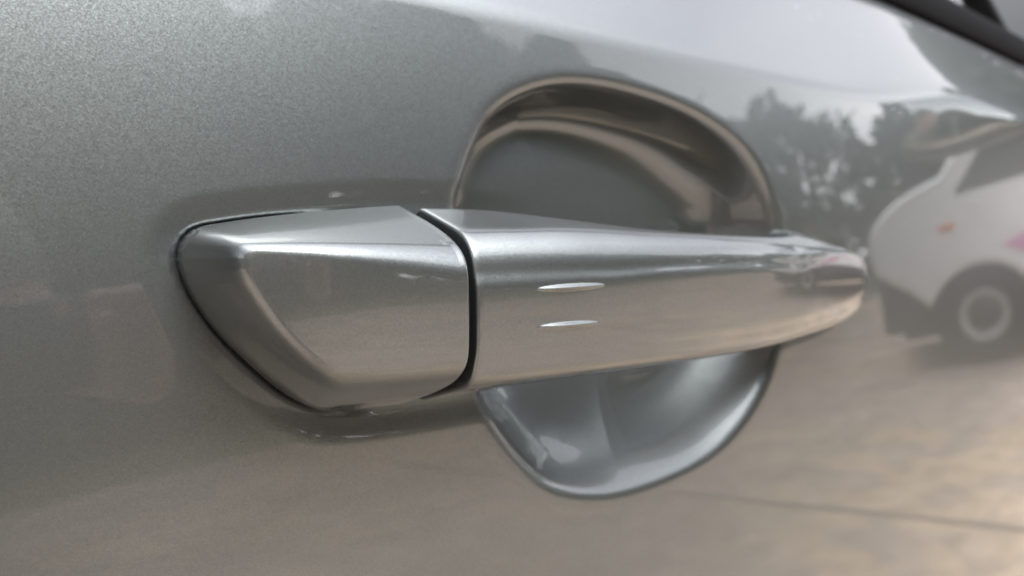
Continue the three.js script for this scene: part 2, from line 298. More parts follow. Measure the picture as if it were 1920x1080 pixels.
  const loft = (name, rws) => {
    const pos = [], uv = [], idx = [];
    rws.forEach((r, i) => { if (i) len += Math.hypot(r[20][0] - rws[i - 1][20][0], r[20][2] - rws[i - 1][20][2]); let per = 0; for (let k = 0; k <= NP; k++) { const p = r[k % NP]; if (k) { const q = r[(k - 1) % NP]; per += Math.hypot(p[0] - q[0], p[1] - q[1], p[2] - q[2]); } pos.push(p[0] * MM, p[1] * MM, p[2] * MM); uv.push(len * MM / FLAKE_TILE + 0.1, -per * MM / FLAKE_TILE + 0.6); } });
    for (let i = 0; i < rws.length - 1; i++) for (let k = 0; k < NP; k++) { const p = i * M + k, q = p + 1; idx.push(p, q, p + M, q, q + M, p + M); }
    const g = geo(pos, idx, uv), nn = g.attributes.normal;
    for (let i = 0; i < rws.length; i++) { const a = i * M, b = a + NP, v = new THREE.Vector3(nn.getX(a) + nn.getX(b), nn.getY(a) + nn.getY(b), nn.getZ(a) + nn.getZ(b)).normalize(); nn.setXYZ(a, v.x, v.y, v.z); nn.setXYZ(b, v.x, v.y, v.z); }
    return mesh(name, g, paint, handle);
  };
  gripMesh = loft('grip', rows); loft('front_end_piece', tail);
  // black gasket inside the joint between cap and grip
  const gs = section(first, 4.5), gp = [], gi = [];
  for (const X of [78.6, 83.2]) for (const p of gs) gp.push(X * MM, p[1] * MM, p[2] * MM);
  for (let k = 0; k < NP; k++) { const q = (k + 1) % NP; gi.push(k, q, k + NP, q, q + NP, k + NP); }
  mesh('gasket', geo(gp, gi), rubber, handle);
}
// two raised marks on the grip that lock the car when touched
{
  const ray = new THREE.Raycaster(), tmp = new THREE.Mesh(gripMesh.geometry, new THREE.MeshBasicMaterial({ side: THREE.DoubleSide }));
  const hitZ = (X, Y) => { ray.set(new THREE.Vector3(X * MM, Y * MM, 0.08), new THREE.Vector3(0, 0, -1)); const h = ray.intersectObject(tmp)[0]; return h ? h.point.z / MM : 33; };
  for (const [xa, xb, ya, yb] of [[96, 115, -7.7, -7.2], [96, 113.6, -15.8, -15.6]]) {
    const NU = 40, NV = 16, zs = []; for (let i = 0; i <= 6; i++) { zs.push([]); for (let j = 0; j <= 2; j++) zs[i].push(hitZ(lerp(xa, xb, i / 6), lerp(ya, yb, i / 6) + (j - 1))); }
    const pos = [], uv = [], idx = [];
    for (let i = 0; i <= NU; i++) for (let j = 0; j <= NV; j++) {
      const u = i / NU * 2 - 1, v = j / NV * 2 - 1, X = lerp(xa, xb, i / NU), taper = Math.pow(Math.max(0, 1 - u * u), 0.5), Y = lerp(ya, yb, i / NU) + v * 1.05 * (0.3 + 0.7 * taper);
      const fi = i / NU * 6, i0 = Math.min(5, Math.floor(fi)), yy = clamp(v * 1.05 * (0.3 + 0.7 * taper) + 1, 0, 2), j0 = Math.min(1, Math.floor(yy));
      const zb = lerp(lerp(zs[i0][j0], zs[i0 + 1][j0], fi - i0), lerp(zs[i0][j0 + 1], zs[i0 + 1][j0 + 1], fi - i0), yy - j0);
      const h = 0.8 * Math.pow(Math.cos(v * Math.PI / 2), 2.4) * (1 - u * u) - 0.03;
      pos.push(X * MM, Y * MM, (zb + h) * MM); uv.push(X * MM / FLAKE_TILE, Y * MM / FLAKE_TILE);
    }
    for (let i = 0; i < NU; i++) for (let j = 0; j < NV; j++) { const p = i * (NV + 1) + j; idx.push(p, p + NV + 1, p + 1, p + 1, p + NV + 1, p + NV + 2); }
    mesh('touch_mark', geo(pos, idx, uv), paint, handle);
  }
}
// window: seal and glass
function ribbon(profile, x0, x1, n) { // profile: [dy from the belt, z]
  const pos = [], uv = [], idx = [], m = profile.length;
  for (let i = 0; i <= n; i++) { const X = lerp(x0, x1, i / n); for (const [dy, z] of profile) { const Y = beltY(X) + dy; pos.push(X * MM, Y * MM, (doorZ(X, beltY(X) - 2) + z) * MM); uv.push(X * MM, Y * MM); } }
  for (let i = 0; i < n; i++) for (let k = 0; k < m - 1; k++) { const p = i * m + k; idx.push(p, p + m, p + 1, p + 1, p + m, p + m + 1); }
  return geo(pos, idx, uv);
}
doorPart(mesh('window_seal', ribbon([[-3.5, 1.2], [-3.4, 2.6], [-2.4, 3.6], [0, 4], [5, 3.6], [12, 1.8], [18, -2], [20.5, -6], [20.6, -9], [18, -13]], -1150, 840, 90), rubber, car));
doorPart(mesh('window_glass', ribbon([[14, -12.6], [120, -52], [240, -104], [330, -150]], -1150, 720, 24), glassPane, car));


const rimMat = std({ color: [0.34, 0.34, 0.33], metalness: 0.3, roughness: 0.5 });
// ------------------------------------------------------------------ rest of the car, mirrored in the paint or just outside the picture
function box(w, h, d, x, y, z, r = 0) { const g = r ? new RoundedBoxGeometry(w, h, d, 3, r) : new THREE.BoxGeometry(w, h, d); g.translate(x, y, z); return g; }
{
  // rear door and the wing in front, same section as the door
  for (const [nm, x0, x1] of [['rear_door_skin', -1150, -165], ['front_wing', 844, 1060]]) {
    const pos = [], uv = [], idx = [], NX = 24, ys = []; for (let i = 0; i <= 40; i++) ys.push(-690 + 740 * i / 40); for (let i = 1; i <= 40; i++) ys.push(50 + 66 * i / 40);
    for (let i = 0; i <= NX; i++) for (const y of ys) { const X = lerp(x0, x1, i / NX), top = beltY(X), Y = y > 50 ? 50 + (top - 50) * (y - 50) / 66 : y; pos.push(X * MM, Y * MM, doorZ(X, Y) * MM); uv.push(X * MM / FLAKE_TILE, Y * MM / FLAKE_TILE); }
    const m = ys.length; for (let i = 0; i < NX; i++) for (let k = 0; k < m - 1; k++) { const p = i * m + k; idx.push(p, p + m, p + 1, p + 1, p + m, p + m + 1); }
    doorPart(mesh(nm, geo(pos, idx, uv), paint, car));
  }
  // cabin: floor, roof, far side and ends behind the glass
  const trim = std({ color: [0.018, 0.018, 0.019], roughness: 0.8 });
  const cab = doorPart(mesh('cabin_trim', mergeGeometries([box(1.93, 0.03, 1.3, -0.18, 0.02, -0.80), box(1.93, 0.46, 0.03, -0.18, 0.22, -1.44), box(0.03, 0.40, 1.3, 0.78, 0.22, -0.78), box(0.03, 0.46, 1.3, -1.14, 0.22, -0.76)]), trim, car));
  doorPart(mesh('seat', box(0.5, 0.5, 0.14, 0.0, 0.1, -0.42, 0.05), trim, car));
  doorPart(mesh('roof', box(1.8, 0.035, 1.25, -0.26, 0.455, -0.78, 0.015), paint, car));
  doorPart(mesh('door_inner_panel', box(0.7, 0.7, 0.02, 0.19, -0.25, -0.10), trim, car));
  // mirror sail and pillar at the front corner of the window
  const sail = new THREE.Shape(); sail.moveTo(0.600, 0.120); sail.lineTo(0.98, 0.10); sail.lineTo(0.93, 0.16); sail.lineTo(0.535, 0.45); sail.lineTo(0.505, 0.45);
  const sg = new THREE.ExtrudeGeometry(sail, { depth: 0.02, bevelEnabled: true, bevelSize: 0.003, bevelThickness: 0.003, bevelSegments: 2 }); { const p = sg.attributes.position; for (let i = 0; i < p.count; i++) p.setZ(i, p.getZ(i) - 0.075 - (p.getY(i) - 0.12) * 0.38); sg.computeVertexNormals(); }
  doorPart(mesh('mirror_sail', sg, plasticBlack, car));
  // wing mirror
  const wm = new THREE.Group(); wm.name = 'wing_mirror'; car.add(wm); doorPart(wm);
  const hs = new THREE.SphereGeometry(1, 48, 32); { const p = hs.attributes.position; for (let i = 0; i < p.count; i++) { let x = p.getX(i), y = p.getY(i), z = p.getZ(i); const q = Math.pow(Math.abs(y) ** 3 + Math.abs(z) ** 3, 1 / 3) || 1, l = Math.hypot(y, z) || 1; y *= l / q; z *= l / q; if (x < 0) x *= 0.16; p.setXYZ(i, 0.965 + x * 0.095, 0.25 + y * 0.078, 0.145 + z * 0.112); } hs.computeVertexNormals(); }
  mesh('mirror_housing', hs, paint, wm);
  const gl = new THREE.SphereGeometry(1, 40, 24); { const p = gl.attributes.position; for (let i = 0; i < p.count; i++) { let x = p.getX(i), y = p.getY(i), z = p.getZ(i); const q = Math.pow(Math.abs(y) ** 3 + Math.abs(z) ** 3, 1 / 3) || 1, l = Math.hypot(y, z) || 1; p.setXYZ(i, 0.951 + x * 0.006, 0.25 + y * l / q * 0.066, 0.145 + z * l / q * 0.098); } gl.computeVertexNormals(); }
  mesh('mirror_glass', gl, std({ color: [0.86, 0.9, 0.88], metalness: 1, roughness: 0.02 }), wm);
  mesh('mirror_stem', box(0.06, 0.045, 0.17, 0.985, 0.18, 0.0, 0.018), plasticBlack, wm);
  // sill and front wheel
  mesh('sill', box(2.0, 0.13, 0.2, -0.25, 0.24, -0.16, 0.03), plasticBlack, car);
  wheel(car, [1.27, 0.33, -0.14], 0.33, 0, 0.21);
}
function wheel(parent, at, R, turn, width) {
  const w = new THREE.Group(); w.name = 'wheel'; w.position.set(...at); w.rotation.y = turn; parent.add(w);
  const tp = [[R * 0.54, -width / 2], [R * 0.9, -width / 2], [R * 0.97, -width * 0.42], [R, -width * 0.3], [R, width * 0.3], [R * 0.97, width * 0.42], [R * 0.9, width / 2], [R * 0.54, width / 2]].map(p => new THREE.Vector2(...p));
  const t = new THREE.LatheGeometry(tp, 48); t.rotateX(Math.PI / 2); mesh('tyre', t, rubber, w);
  const rp = [[R * 0.33, width * 0.2], [R * 0.35, width * 0.40], [R * 0.45, width * 0.46], [R * 0.53, width * 0.5], [R * 0.55, width * 0.47]].map(p => new THREE.Vector2(...p));
  const r1 = new THREE.LatheGeometry(rp, 40); r1.rotateX(Math.PI / 2); mesh('rim', r1, rimMat, w);
  const hp = [[0.0001, width * 0.24], [R * 0.1, width * 0.24], [R * 0.14, width * 0.16], [R * 0.34, width * 0.14]].map(p => new THREE.Vector2(...p)); const h1 = new THREE.LatheGeometry(hp, 32); h1.rotateX(Math.PI / 2); mesh('hub', h1, plasticBlack, w);
  return w;
}

// ------------------------------------------------------------------ ground
{
  const N = 1024, d = new Uint8Array(N * N * 4), bm = new Uint8Array(N * N * 4);
  for (let y = 0; y < N; y++) for (let x = 0; x < N; x++) {
    const u = x / N, v = y / N, a = fbm(u * 8, v * 8, 1.5, 6, 8), b = fbm(u * 64, v * 64, 7.5, 3, 64), c = fbm(u * 4, v * 4, 30.5, 3, 4), o = (y * N + x) * 4;
    const m = fbm(u * 26, v * 26, 51.5, 3, 26), k = 0.66 + 0.42 * a + 0.4 * (b - 0.5) + 0.18 * (m - 0.5); const w = ss(0.46, 0.62, c) * ss(0.4, 0.6, m);
    d[o] = clamp(185 * k + 18 * w, 0, 255); d[o + 1] = clamp(169 * k + 12 * w, 0, 255); d[o + 2] = clamp(156 * k - 2 * w, 0, 255); d[o + 3] = 255;
    bm[o] = bm[o + 1] = bm[o + 2] = 255 * b; bm[o + 3] = 255;
  }
  const map = tex(d, N, N, true), bump = tex(bm, N, N, false); map.repeat.set(40, 40); bump.repeat.set(40, 40);
  const g = new THREE.PlaneGeometry(240, 240); g.rotateX(-Math.PI / 2);
  structure('ground', g, std({ map, bumpMap: bump, bumpScale: 0.004, roughness: 0.95 }));
}

{ // tar-filled joint between two slabs of the paving
  const N = 60, pos = [], idx = [], r = rng(9);
  for (let i = 0; i <= N; i++) { const z = lerp(-14, 9, i / N), x = 2.56 + 0.012 * (r() - 0.5), w = 0.015 + 0.012 * r(); pos.push(x - w, 0.004, z, x + w, 0.004, z); }
  for (let i = 0; i < N; i++) { const p = i * 2; idx.push(p, p + 2, p + 1, p + 1, p + 2, p + 3); }
  structure('paving_joint', geo(pos, idx), std({ color: [0.14, 0.125, 0.11], roughness: 0.9 }));
}
{ // strip of rough grass beyond the paving
  const N = 512, d = new Uint8Array(N * N * 4);
  for (let y = 0; y < N; y++) for (let x = 0; x < N; x++) { const a = fbm(x / N * 16, y / N * 16, 2.2, 5, 16), o = (y * N + x) * 4; d[o] = 60 + 60 * a; d[o + 1] = 72 + 62 * a; d[o + 2] = 34 + 40 * a; d[o + 3] = 255; }
  const map = tex(d, N, N, true); map.repeat.set(30, 12);
  const g = new THREE.PlaneGeometry(120, 46); g.rotateX(-Math.PI / 2); g.rotateY(0.03); g.translate(3.5, 0.012, 32.5);
  structure('grass_verge', g, std({ map, roughness: 1 }));
}

// ------------------------------------------------------------------ van mirrored in the door
{
  const v = thing('delivery_van', 'white van with a pink swoosh parked across the yard', 'van');
  const AZ = 67 * D2R; v.position.set(5.95 * Math.sin(AZ), 0, 5.95 * Math.cos(AZ)); v.rotation.y = AZ;
  const white = std({ color: [0.83, 0.85, 0.84], roughness: 0.35, clearcoat: 0.6, clearcoatRoughness: 0.08 }), pink = std({ color: [0.72, 0.30, 0.52], roughness: 0.4 }), dark = std({ color: [0.03, 0.035, 0.045], roughness: 0.4 }), black = std({ color: [0.012, 0.012, 0.012], roughness: 0.9 }), pane = std({ color: [0.006, 0.007, 0.008], roughness: 0.12, specularIntensity: 0.6 }), amber = std({ color: [0.75, 0.22, 0.05], roughness: 0.3 });
  const S = (pts) => { const s = new THREE.Shape(); pts.forEach((p, i) => i ? s.lineTo(...p) : s.moveTo(...p)); return s; };
  const ex = (sh, z0, z1, b = 0.01) => { const g = new THREE.ExtrudeGeometry(sh, { depth: z1 - z0 - 2 * b, bevelEnabled: true, bevelSize: b, bevelThickness: b, bevelSegments: 4, curveSegments: 24 }); g.translate(0, 0, z0 + b); return g; };
  const side = new THREE.Shape(); side.moveTo(-0.06, 0.86); side.quadraticCurveTo(-0.1, 0.98, -0.08, 1.14); side.quadraticCurveTo(-0.02, 1.26, 0.16, 1.36); side.quadraticCurveTo(0.3, 1.43, 0.52, 1.47); side.lineTo(0.98, 2.02); side.quadraticCurveTo(1.1, 2.16, 1.5, 2.22); side.lineTo(4.9, 2.28); side.quadraticCurveTo(5.05, 2.2, 5.06, 1.9); side.lineTo(5.0, 0.78); side.lineTo(4.36, 0.70); side.absarc(3.9, 0.37, 0.50, 0.7, Math.PI - 0.7, false); side.lineTo(1.2, 0.74); side.lineTo(1.12, 0.68); side.absarc(0.69, 0.35, 0.49, 0.75, Math.PI - 0.5, false); side.lineTo(0.2, 0.66);
  mesh('body', ex(side, 0, 1.95, 0.06), white, v);
  mesh('side_window', ex(S([[0.58, 1.36], [1.72, 1.42], [1.72, 1.94], [1.2, 1.96], [1.03, 1.88]]), -0.012, 0.03, 0.01), pane, v);
  mesh('front_door', ex(S([[1.16, 0.92], [1.80, 0.86], [1.80, 1.37], [0.74, 1.31], [0.72, 1.08]]), -0.008, 0.05, 0.006), white, v);
  const sw = new THREE.Shape(); sw.moveTo(0.9, 0.90); sw.quadraticCurveTo(1.5, 1.10, 3.2, 1.42); sw.quadraticCurveTo(2.0, 1.06, 1.4, 0.80); sw.lineTo(1.15, 0.76);
  mesh('pink_swoosh', ex(sw, -0.018, 0.02, 0.004), pink, v);
  mesh('side_skirt', ex(S([[1.26, 0.40], [3.36, 0.40], [3.36, 0.70], [1.30, 0.70]]), -0.0, 0.05, 0.008), dark, v);
  mesh('chassis', box(4.8, 0.42, 1.5, 2.45, 0.46, 1.02), black, v);
  mesh('indicator', ex(S([[0.42, 1.09], [0.53, 1.10], [0.53, 1.14], [0.42, 1.13]]), -0.022, 0.02, 0.006), amber, v);
  mesh('bumper', box(0.34, 0.46, 1.9, 0.06, 0.56, 0.99, 0.06), black, v);
  const wv = geo([0.455, 1.50, 0.15, 0.455, 1.50, 1.8, 0.88, 2.02, 0.15, 0.88, 2.02, 1.8], [0, 1, 2, 1, 3, 2], [0, 0, 1, 0, 0, 1, 1, 1]);
  mesh('windscreen', wv, pane, v);
  for (const [x, z] of [[0.69, 0.14], [3.9, 0.14], [0.69, 1.81], [3.9, 1.81]]) wheel(v, [x, 0.385, z], 0.385, z < 1 ? Math.PI : 0, 0.22);
}

// ------------------------------------------------------------------ far parked cars
{
  const names = ['pale cream hatchback', 'white saloon car', 'dusty pink hatchback', 'light silver hatchback'];
  const cols = [[0.7, 0.66, 0.6], [0.8, 0.8, 0.79], [0.62, 0.42, 0.42], [0.6, 0.62, 0.63]];
  const sh = new THREE.Shape(); sh.moveTo(-2, 0.3); sh.lineTo(-2.05, 0.75); sh.quadraticCurveTo(-1.6, 0.92, -1.0, 0.95); sh.quadraticCurveTo(-0.5, 1.42, 0.1, 1.45); sh.quadraticCurveTo(1.1, 1.46, 1.7, 1.0); sh.lineTo(2.0, 0.9); sh.lineTo(2.0, 0.3); sh.lineTo(1.65, 0.3); sh.absarc(1.28, 0.31, 0.36, 0, Math.PI, false); sh.lineTo(-0.95, 0.3); sh.absarc(-1.3, 0.31, 0.36, 0, Math.PI, false);
  const body = new THREE.ExtrudeGeometry(sh, { depth: 1.5, bevelEnabled: true, bevelSize: 0.06, bevelThickness: 0.1, bevelSegments: 3 }); body.translate(0, 0, -0.75);
  const wn = new THREE.Shape(); wn.moveTo(-0.85, 0.98); wn.quadraticCurveTo(-0.4, 1.34, 0.1, 1.36); wn.quadraticCurveTo(0.9, 1.37, 1.4, 1.02);
  const win = new THREE.ExtrudeGeometry(wn, { depth: 1.72, bevelEnabled: false }); win.translate(0, 0, -0.86);
  const pane = std({ color: [0.015, 0.017, 0.018], roughness: 0.08 });
  [[6.3, 32, 0.3], [11.6, 30, 0.25], [16.6, 28, 0.35], [22.5, 26.5, 0.3]].forEach(([x, z, r], i) => {
    const c = thing('parked_car', names[i] + ' parked far across the yard under the trees', 'car', 'cars parked far off under the trees'); c.position.set(x, 0, z); c.rotation.y = r;
    mesh('body', body, std({ color: cols[i], roughness: 0.35, clearcoat: 0.7 }), c); mesh('window', win, pane, c);
    for (const wx of [-1.3, 1.28]) for (const wz of [-0.74, 0.74]) wheel(c, [wx, 0.31, wz], 0.31, wz < 0 ? Math.PI : 0, 0.2);
  });
}

// ------------------------------------------------------------------ trees mirrored in the paint
{
  const bark = std({ color: [0.09, 0.07, 0.055], roughness: 0.95 });
  const leafM = [[0.03, 0.05, 0.02], [0.038, 0.06, 0.024], [0.028, 0.043, 0.021]].map(c => { const m = std({ color: c, roughness: 0.85, transmission: 0.3, thickness: 0 }); return m; });
  function crownGeo(seed, loose) {
    const r = rng(seed), lobes = []; for (let i = 0; i < (loose ? 26 : 16); i++) { const a = r() * 6.283, q = Math.sqrt(r()) * 0.62, y = 0.15 + r() * 0.85; lobes.push([Math.cos(a) * q * (1.15 - 0.6 * y), y, Math.sin(a) * q * (1.15 - 0.6 * y), loose ? 0.09 + 0.11 * r() : 0.2 + 0.17 * r()]); }
    const pos = [], idx = [];
    for (let i = 0; i < (loose ? 1700 : 8000); i++) {
      const l = lobes[Math.floor(r() * lobes.length)], u = r() * 2 - 1, a = r() * 6.283, s = Math.sqrt(1 - u * u), q = l[3] * Math.cbrt(0.25 + 0.75 * r());
      const c = new THREE.Vector3(l[0] + q * s * Math.cos(a), l[1] + q * u * 0.8, l[2] + q * s * Math.sin(a)), t = new THREE.Vector3(r() - 0.5, r() - 0.5, r() - 0.5).normalize(), b = new THREE.Vector3(r() - 0.5, r() - 0.5, r() - 0.5).cross(t).normalize(), L = loose ? 0.03 + 0.03 * r() : 0.045 + 0.035 * r(), n0 = pos.length / 3;
      for (const [p, w] of [[-1, 0], [0, 0.55], [1, 0], [0, -0.55]]) pos.push(c.x + L * (t.x * p + b.x * w), c.y + L * (t.y * p + b.y * w), c.z + L * (t.z * p + b.z * w));
      idx.push(n0, n0 + 1, n0 + 2, n0, n0 + 2, n0 + 3);
    }
    return geo(pos, idx);
  }
  const crowns = [crownGeo(3), crownGeo(8), crownGeo(21), crownGeo(34, true)];
  function trunkGeo(seed) {
    const r = rng(seed), parts = [];
    const limb = (a, b, r0, r1) => { const m = new THREE.CatmullRomCurve3([a, a.clone().lerp(b, 0.5).add(new THREE.Vector3((r() - 0.5) * 0.06, 0, (r() - 0.5) * 0.06)), b]), g = new THREE.TubeGeometry(m, 6, 1, 7, false), p = g.attributes.position; for (let i = 0; i < p.count; i++) { const k = Math.floor(i / 8) / 6, c = m.getPointAt(k), q = lerp(r0, r1, k); p.setXYZ(i, c.x + (p.getX(i) - c.x) * q, c.y + (p.getY(i) - c.y) * q, c.z + (p.getZ(i) - c.z) * q); } g.computeVertexNormals(); parts.push(g); };
    limb(new THREE.Vector3(0, -0.45, 0), new THREE.Vector3(0, 0.55, 0), 0.045, 0.022);
    for (let i = 0; i < 6; i++) { const a = i * 1.05 + r(), y = -0.05 + 0.1 * i; limb(new THREE.Vector3(0, y, 0), new THREE.Vector3(Math.cos(a) * 0.45, y + 0.35, Math.sin(a) * 0.45), 0.02, 0.006); }
    return mergeGeometries(parts);
  }
  const trunk = trunkGeo(5), r = rng(77);
  // azimuth, distance, half width, crown height, share of trunk
  const spots = [[-32, 17, 4.0, 8.8], [-19, 18, 4.2, 9.6], [-6, 17, 4.0, 9.2], [6, 19, 4.3, 10.2], [17, 18, 4.0, 9.4], [27, 19, 4.0, 9.6], [36, 19, 3.6, 8.6], [43, 20, 3.8, 8.0], [50, 21, 4.0, 7.0, 3], [56, 20, 3.4, 5.6, 3], [61.5, 22, 3.8, 6.0, 3], [67, 24, 3.2, 5.0, 3], [73, 24, 3.6, 5.6], [80, 23, 3.8, 8.0], [88, 22, 4.0, 8.6], [97, 21, 4.2, 8.8], [107, 22, 4.4, 9], [116, 24, 5.4, 14.5], [127, 25, 5.6, 14.8], [138, 24, 5.4, 14.5], [-116, 22, 4.2, 5.4], [-104, 22, 4.2, 5.8], [-92, 21, 4.0, 5.2], [-80, 22, 4.2, 5.6], [-68, 20, 4.2, 6.4], [-56, 19, 4.4, 9.4], [-44, 18, 4.2, 9], [-51, 26, 6, 15], [5, 31, 6, 19], [8.5, 23, 5, 15], [-38, 25, 6, 15.4], [-25.5, 26, 6, 16], [-12, 25, 6, 15.6], [0, 26, 6, 16], [12, 26, 6, 15.8], [22, 25, 5.4, 15], [31.5, 25, 5, 13.6], [40, 25, 4.4, 11]];
  { // low hedge behind the trunks
    const h = thing('hedge', 'long low dark green hedge behind the tree trunks', 'hedge'), q = rng(55), pos = [], idx = [];
    for (let i = 0; i < 24000; i++) {
      const az = lerp(-120, 140, q()) * D2R, top = 2.3 + 0.7 * vnoise(az * 14, 3, 1) + 0.4 * vnoise(az * 50, 9, 1), d = 26 + 1.6 * q(), y = q() * top, t = new THREE.Vector3(q() - 0.5, q() - 0.5, q() - 0.5).normalize(), b = new THREE.Vector3(q() - 0.5, q() - 0.5, q() - 0.5).cross(t).normalize(), L = 0.16 + 0.14 * q(), n0 = pos.length / 3;
      for (const [p, w] of [[-1, 0], [0, 0.55], [1, 0], [0, -0.55]]) pos.push(d * Math.sin(az) + L * (t.x * p + b.x * w), y + L * (t.y * p + b.y * w), d * Math.cos(az) + L * (t.z * p + b.z * w));
      idx.push(n0, n0 + 1, n0 + 2, n0, n0 + 2, n0 + 3);
    }
    mesh('foliage', geo(pos, idx), leafM[2], h);
  }
  const kinds = ['broad dark green tree', 'bushy mid green tree', 'dense deep green tree', 'open thin-leaved tree'];
  spots.forEach(([az, d, w, h, kd = -1], i) => {
    const back = h > 11, kind = kd < 0 ? i % 3 : kd, t = thing('tree', 'tall '.repeat(back) + kinds[kind] + (back ? ' rising behind the front row of trees' : ' in the front row along the far edge of the grass'), 'tree', (back ? 'tall trees behind the front row, ' : 'front row of trees along the grass, ') + kinds[kind]);
    const a = az * D2R; t.position.set(d * Math.sin(a), 0, d * Math.cos(a)); t.rotation.y = r() * 6.28;
    const c = mesh('crown', crowns[kind], leafM[kind % 3], t); c.scale.set(w, h * 0.88, w); c.position.y = h * 0.1; const tr = mesh('trunk', trunk, bark, t); tr.scale.set(w, h * 0.8, w); tr.position.y = h * 0.8 * 0.45;
  });
}
// ------------------------------------------------------------------ photographer, mirrored in the door and the cap
function polygonize(sdf, c, half, res) {
  const mc = new MarchingCubes(res, new THREE.MeshBasicMaterial(), false, false, 120000), N = mc.size, N2 = N * N, h = N / 2;
  for (let k = 0; k < N; k++) for (let j = 0; j < N; j++) for (let i = 0; i < N; i++) mc.field[k * N2 + j * N + i] = -sdf(c[0] + half * (i - h) / h, c[1] + half * (j - h) / h, c[2] + half * (k - h) / h);
  mc.isolation = 0; mc.update();
  const n = mc.count, P = mc.positionArray.slice(0, n * 3), Q = mc.normalArray.slice(0, n * 3), pos = new Float32Array(n * 3), idx = [];
  for (let i = 0; i < n; i++) { for (let q = 0; q < 3; q++) pos[i * 3 + q] = c[q] + half * P[i * 3 + q]; idx.push(i); }
  let g = geo(pos, idx); g.deleteAttribute('normal'); g = mergeVertices(g, 1e-5); g.computeVertexNormals(); return g;
}
function bones(list, k) { // smooth union of tapered capsules
  return (x, y, z) => { let d = 1e9; for (const [a, b, ra, rb] of list) { const ex = b[0] - a[0], ey = b[1] - a[1], ez = b[2] - a[2], wx = x - a[0], wy = y - a[1], wz = z - a[2], t = clamp((wx * ex + wy * ey + wz * ez) / (ex * ex + ey * ey + ez * ez + 1e-9)), q = Math.hypot(wx - ex * t, wy - ey * t, wz - ez * t) - lerp(ra, rb, t), h = Math.max(k - Math.abs(d - q), 0) / k; d = Math.min(d, q) - h * h * k * 0.25; } return d; };
}
{
  const p = thing('person', 'person in a pale olive shirt and tan trousers holding up a phone', 'person');
  const skin = std({ color: [0.72, 0.42, 0.34], roughness: 0.55 }), shirt = std({ color: [0.30, 0.32, 0.25], roughness: 0.9 }), cloth = std({ color: [0.30, 0.25, 0.20], roughness: 0.9 }), hairM = std({ color: [0.05, 0.035, 0.025], roughness: 0.7 }), shoe = std({ color: [0.04, 0.035, 0.03], roughness: 0.6 });
  const OX = -0.27, hip = [OX, 0.90, 1.02], waist = [OX, 1.05, 0.99], chest = [OX, 1.26, 0.91], neck = [OX, 1.42, 0.83], head = [OX, 1.53, 0.77];
  const sR = [OX + 0.185, 1.36, 0.86], sL = [OX - 0.185, 1.36, 0.86], eR = [OX + 0.30, 1.10, 0.78], eL = [OX - 0.24, 1.08, 0.78], hR = [0.085, 1.05, 0.53], hL = [-0.135, 1.05, 0.53];
  const hipR = [OX + 0.09, 0.90, 1.02], hipL = [OX - 0.09, 0.90, 1.02], kR = [OX + 0.11, 0.48, 0.98], kL = [OX - 0.11, 0.48, 0.98], aR = [OX + 0.13, 0.09, 1.06], aL = [OX - 0.13, 0.09, 1.06];
  const torso = [[hip, waist, 0.135, 0.125], [waist, chest, 0.125, 0.145], [chest, neck, 0.12, 0.06], [[OX - 0.11, 1.28, 0.9], [OX + 0.11, 1.28, 0.9], 0.11, 0.11], [[OX - 0.08, 0.92, 1.02], [OX + 0.08, 0.92, 1.02], 0.11, 0.11]];
  const armsUp = [[sR, eR, 0.06, 0.046], [sL, eL, 0.06, 0.046]], fore = [[eR, hR, 0.044, 0.03], [eL, hL, 0.044, 0.03]];
  const legs = [[hipR, kR, 0.095, 0.065], [kR, aR, 0.062, 0.042], [hipL, kL, 0.095, 0.065], [kL, aL, 0.062, 0.042]];
  const headB = [[neck, head, 0.055, 0.06], [[OX, 1.50, 0.755], [OX, 1.565, 0.775], 0.075, 0.09], [[OX, 1.505, 0.675], [OX, 1.53, 0.685], 0.014, 0.01], [[OX - 0.085, 1.53, 0.78], [OX - 0.085, 1.545, 0.785], 0.014, 0.014], [[OX + 0.085, 1.53, 0.78], [OX + 0.085, 1.545, 0.785], 0.014, 0.014]];
  const bodyG = [polygonize(bones([...torso.map(b => [b[0], b[1], b[2] - 0.02, b[3] - 0.02]), ...armsUp.map(b => [b[0], b[1], b[2] - 0.012, b[3] - 0.004]), ...fore, ...legs.map(b => [b[0], b[1], b[2] - 0.014, b[3] - 0.01]), ...headB], 0.03), [OX, 0.82, 0.85], 0.86, 112)];
  const hand = (w, side) => { // palm, four fingers and a thumb closing on the end of the phone
    const tx = -side, B = [[w, [w[0] + tx * 0.012, w[1] + 0.02, w[2] - 0.05], 0.026, 0.03], [[w[0] + side * 0.004, w[1] - 0.01, w[2] - 0.03], [w[0] + side * 0.004, w[1] + 0.045, w[2] - 0.055], 0.024, 0.022]];
    for (let f = 0; f < 4; f++) { const y = w[1] + 0.048 - f * 0.02, k = [w[0] + side * 0.012, y, w[2] - 0.06], m = [w[0] + side * 0.008 + tx * 0.004, y + 0.004, w[2] - 0.098 + f * 0.004], e = [w[0] + tx * (0.03 - f * 0.003), y + 0.004, w[2] - 0.101 + f * 0.003]; B.push([k, m, 0.0095, 0.009], [m, e, 0.009, 0.0078]); }
    B.push([[w[0] + tx * 0.01, w[1] + 0.02, w[2] - 0.035], [w[0] + tx * 0.034, w[1] + 0.045, w[2] - 0.055], 0.013, 0.0105], [[w[0] + tx * 0.034, w[1] + 0.045, w[2] - 0.055], [w[0] + tx * 0.05, w[1] + 0.05, w[2] - 0.074], 0.0105, 0.009]);
    return polygonize(bones(B, 0.006), [w[0], w[1] + 0.015, w[2] - 0.05], 0.085, 56);
  };
  bodyG.push(hand(hR, 1), hand(hL, -1));
  mesh('body', mergeGeometries(bodyG), skin, p);
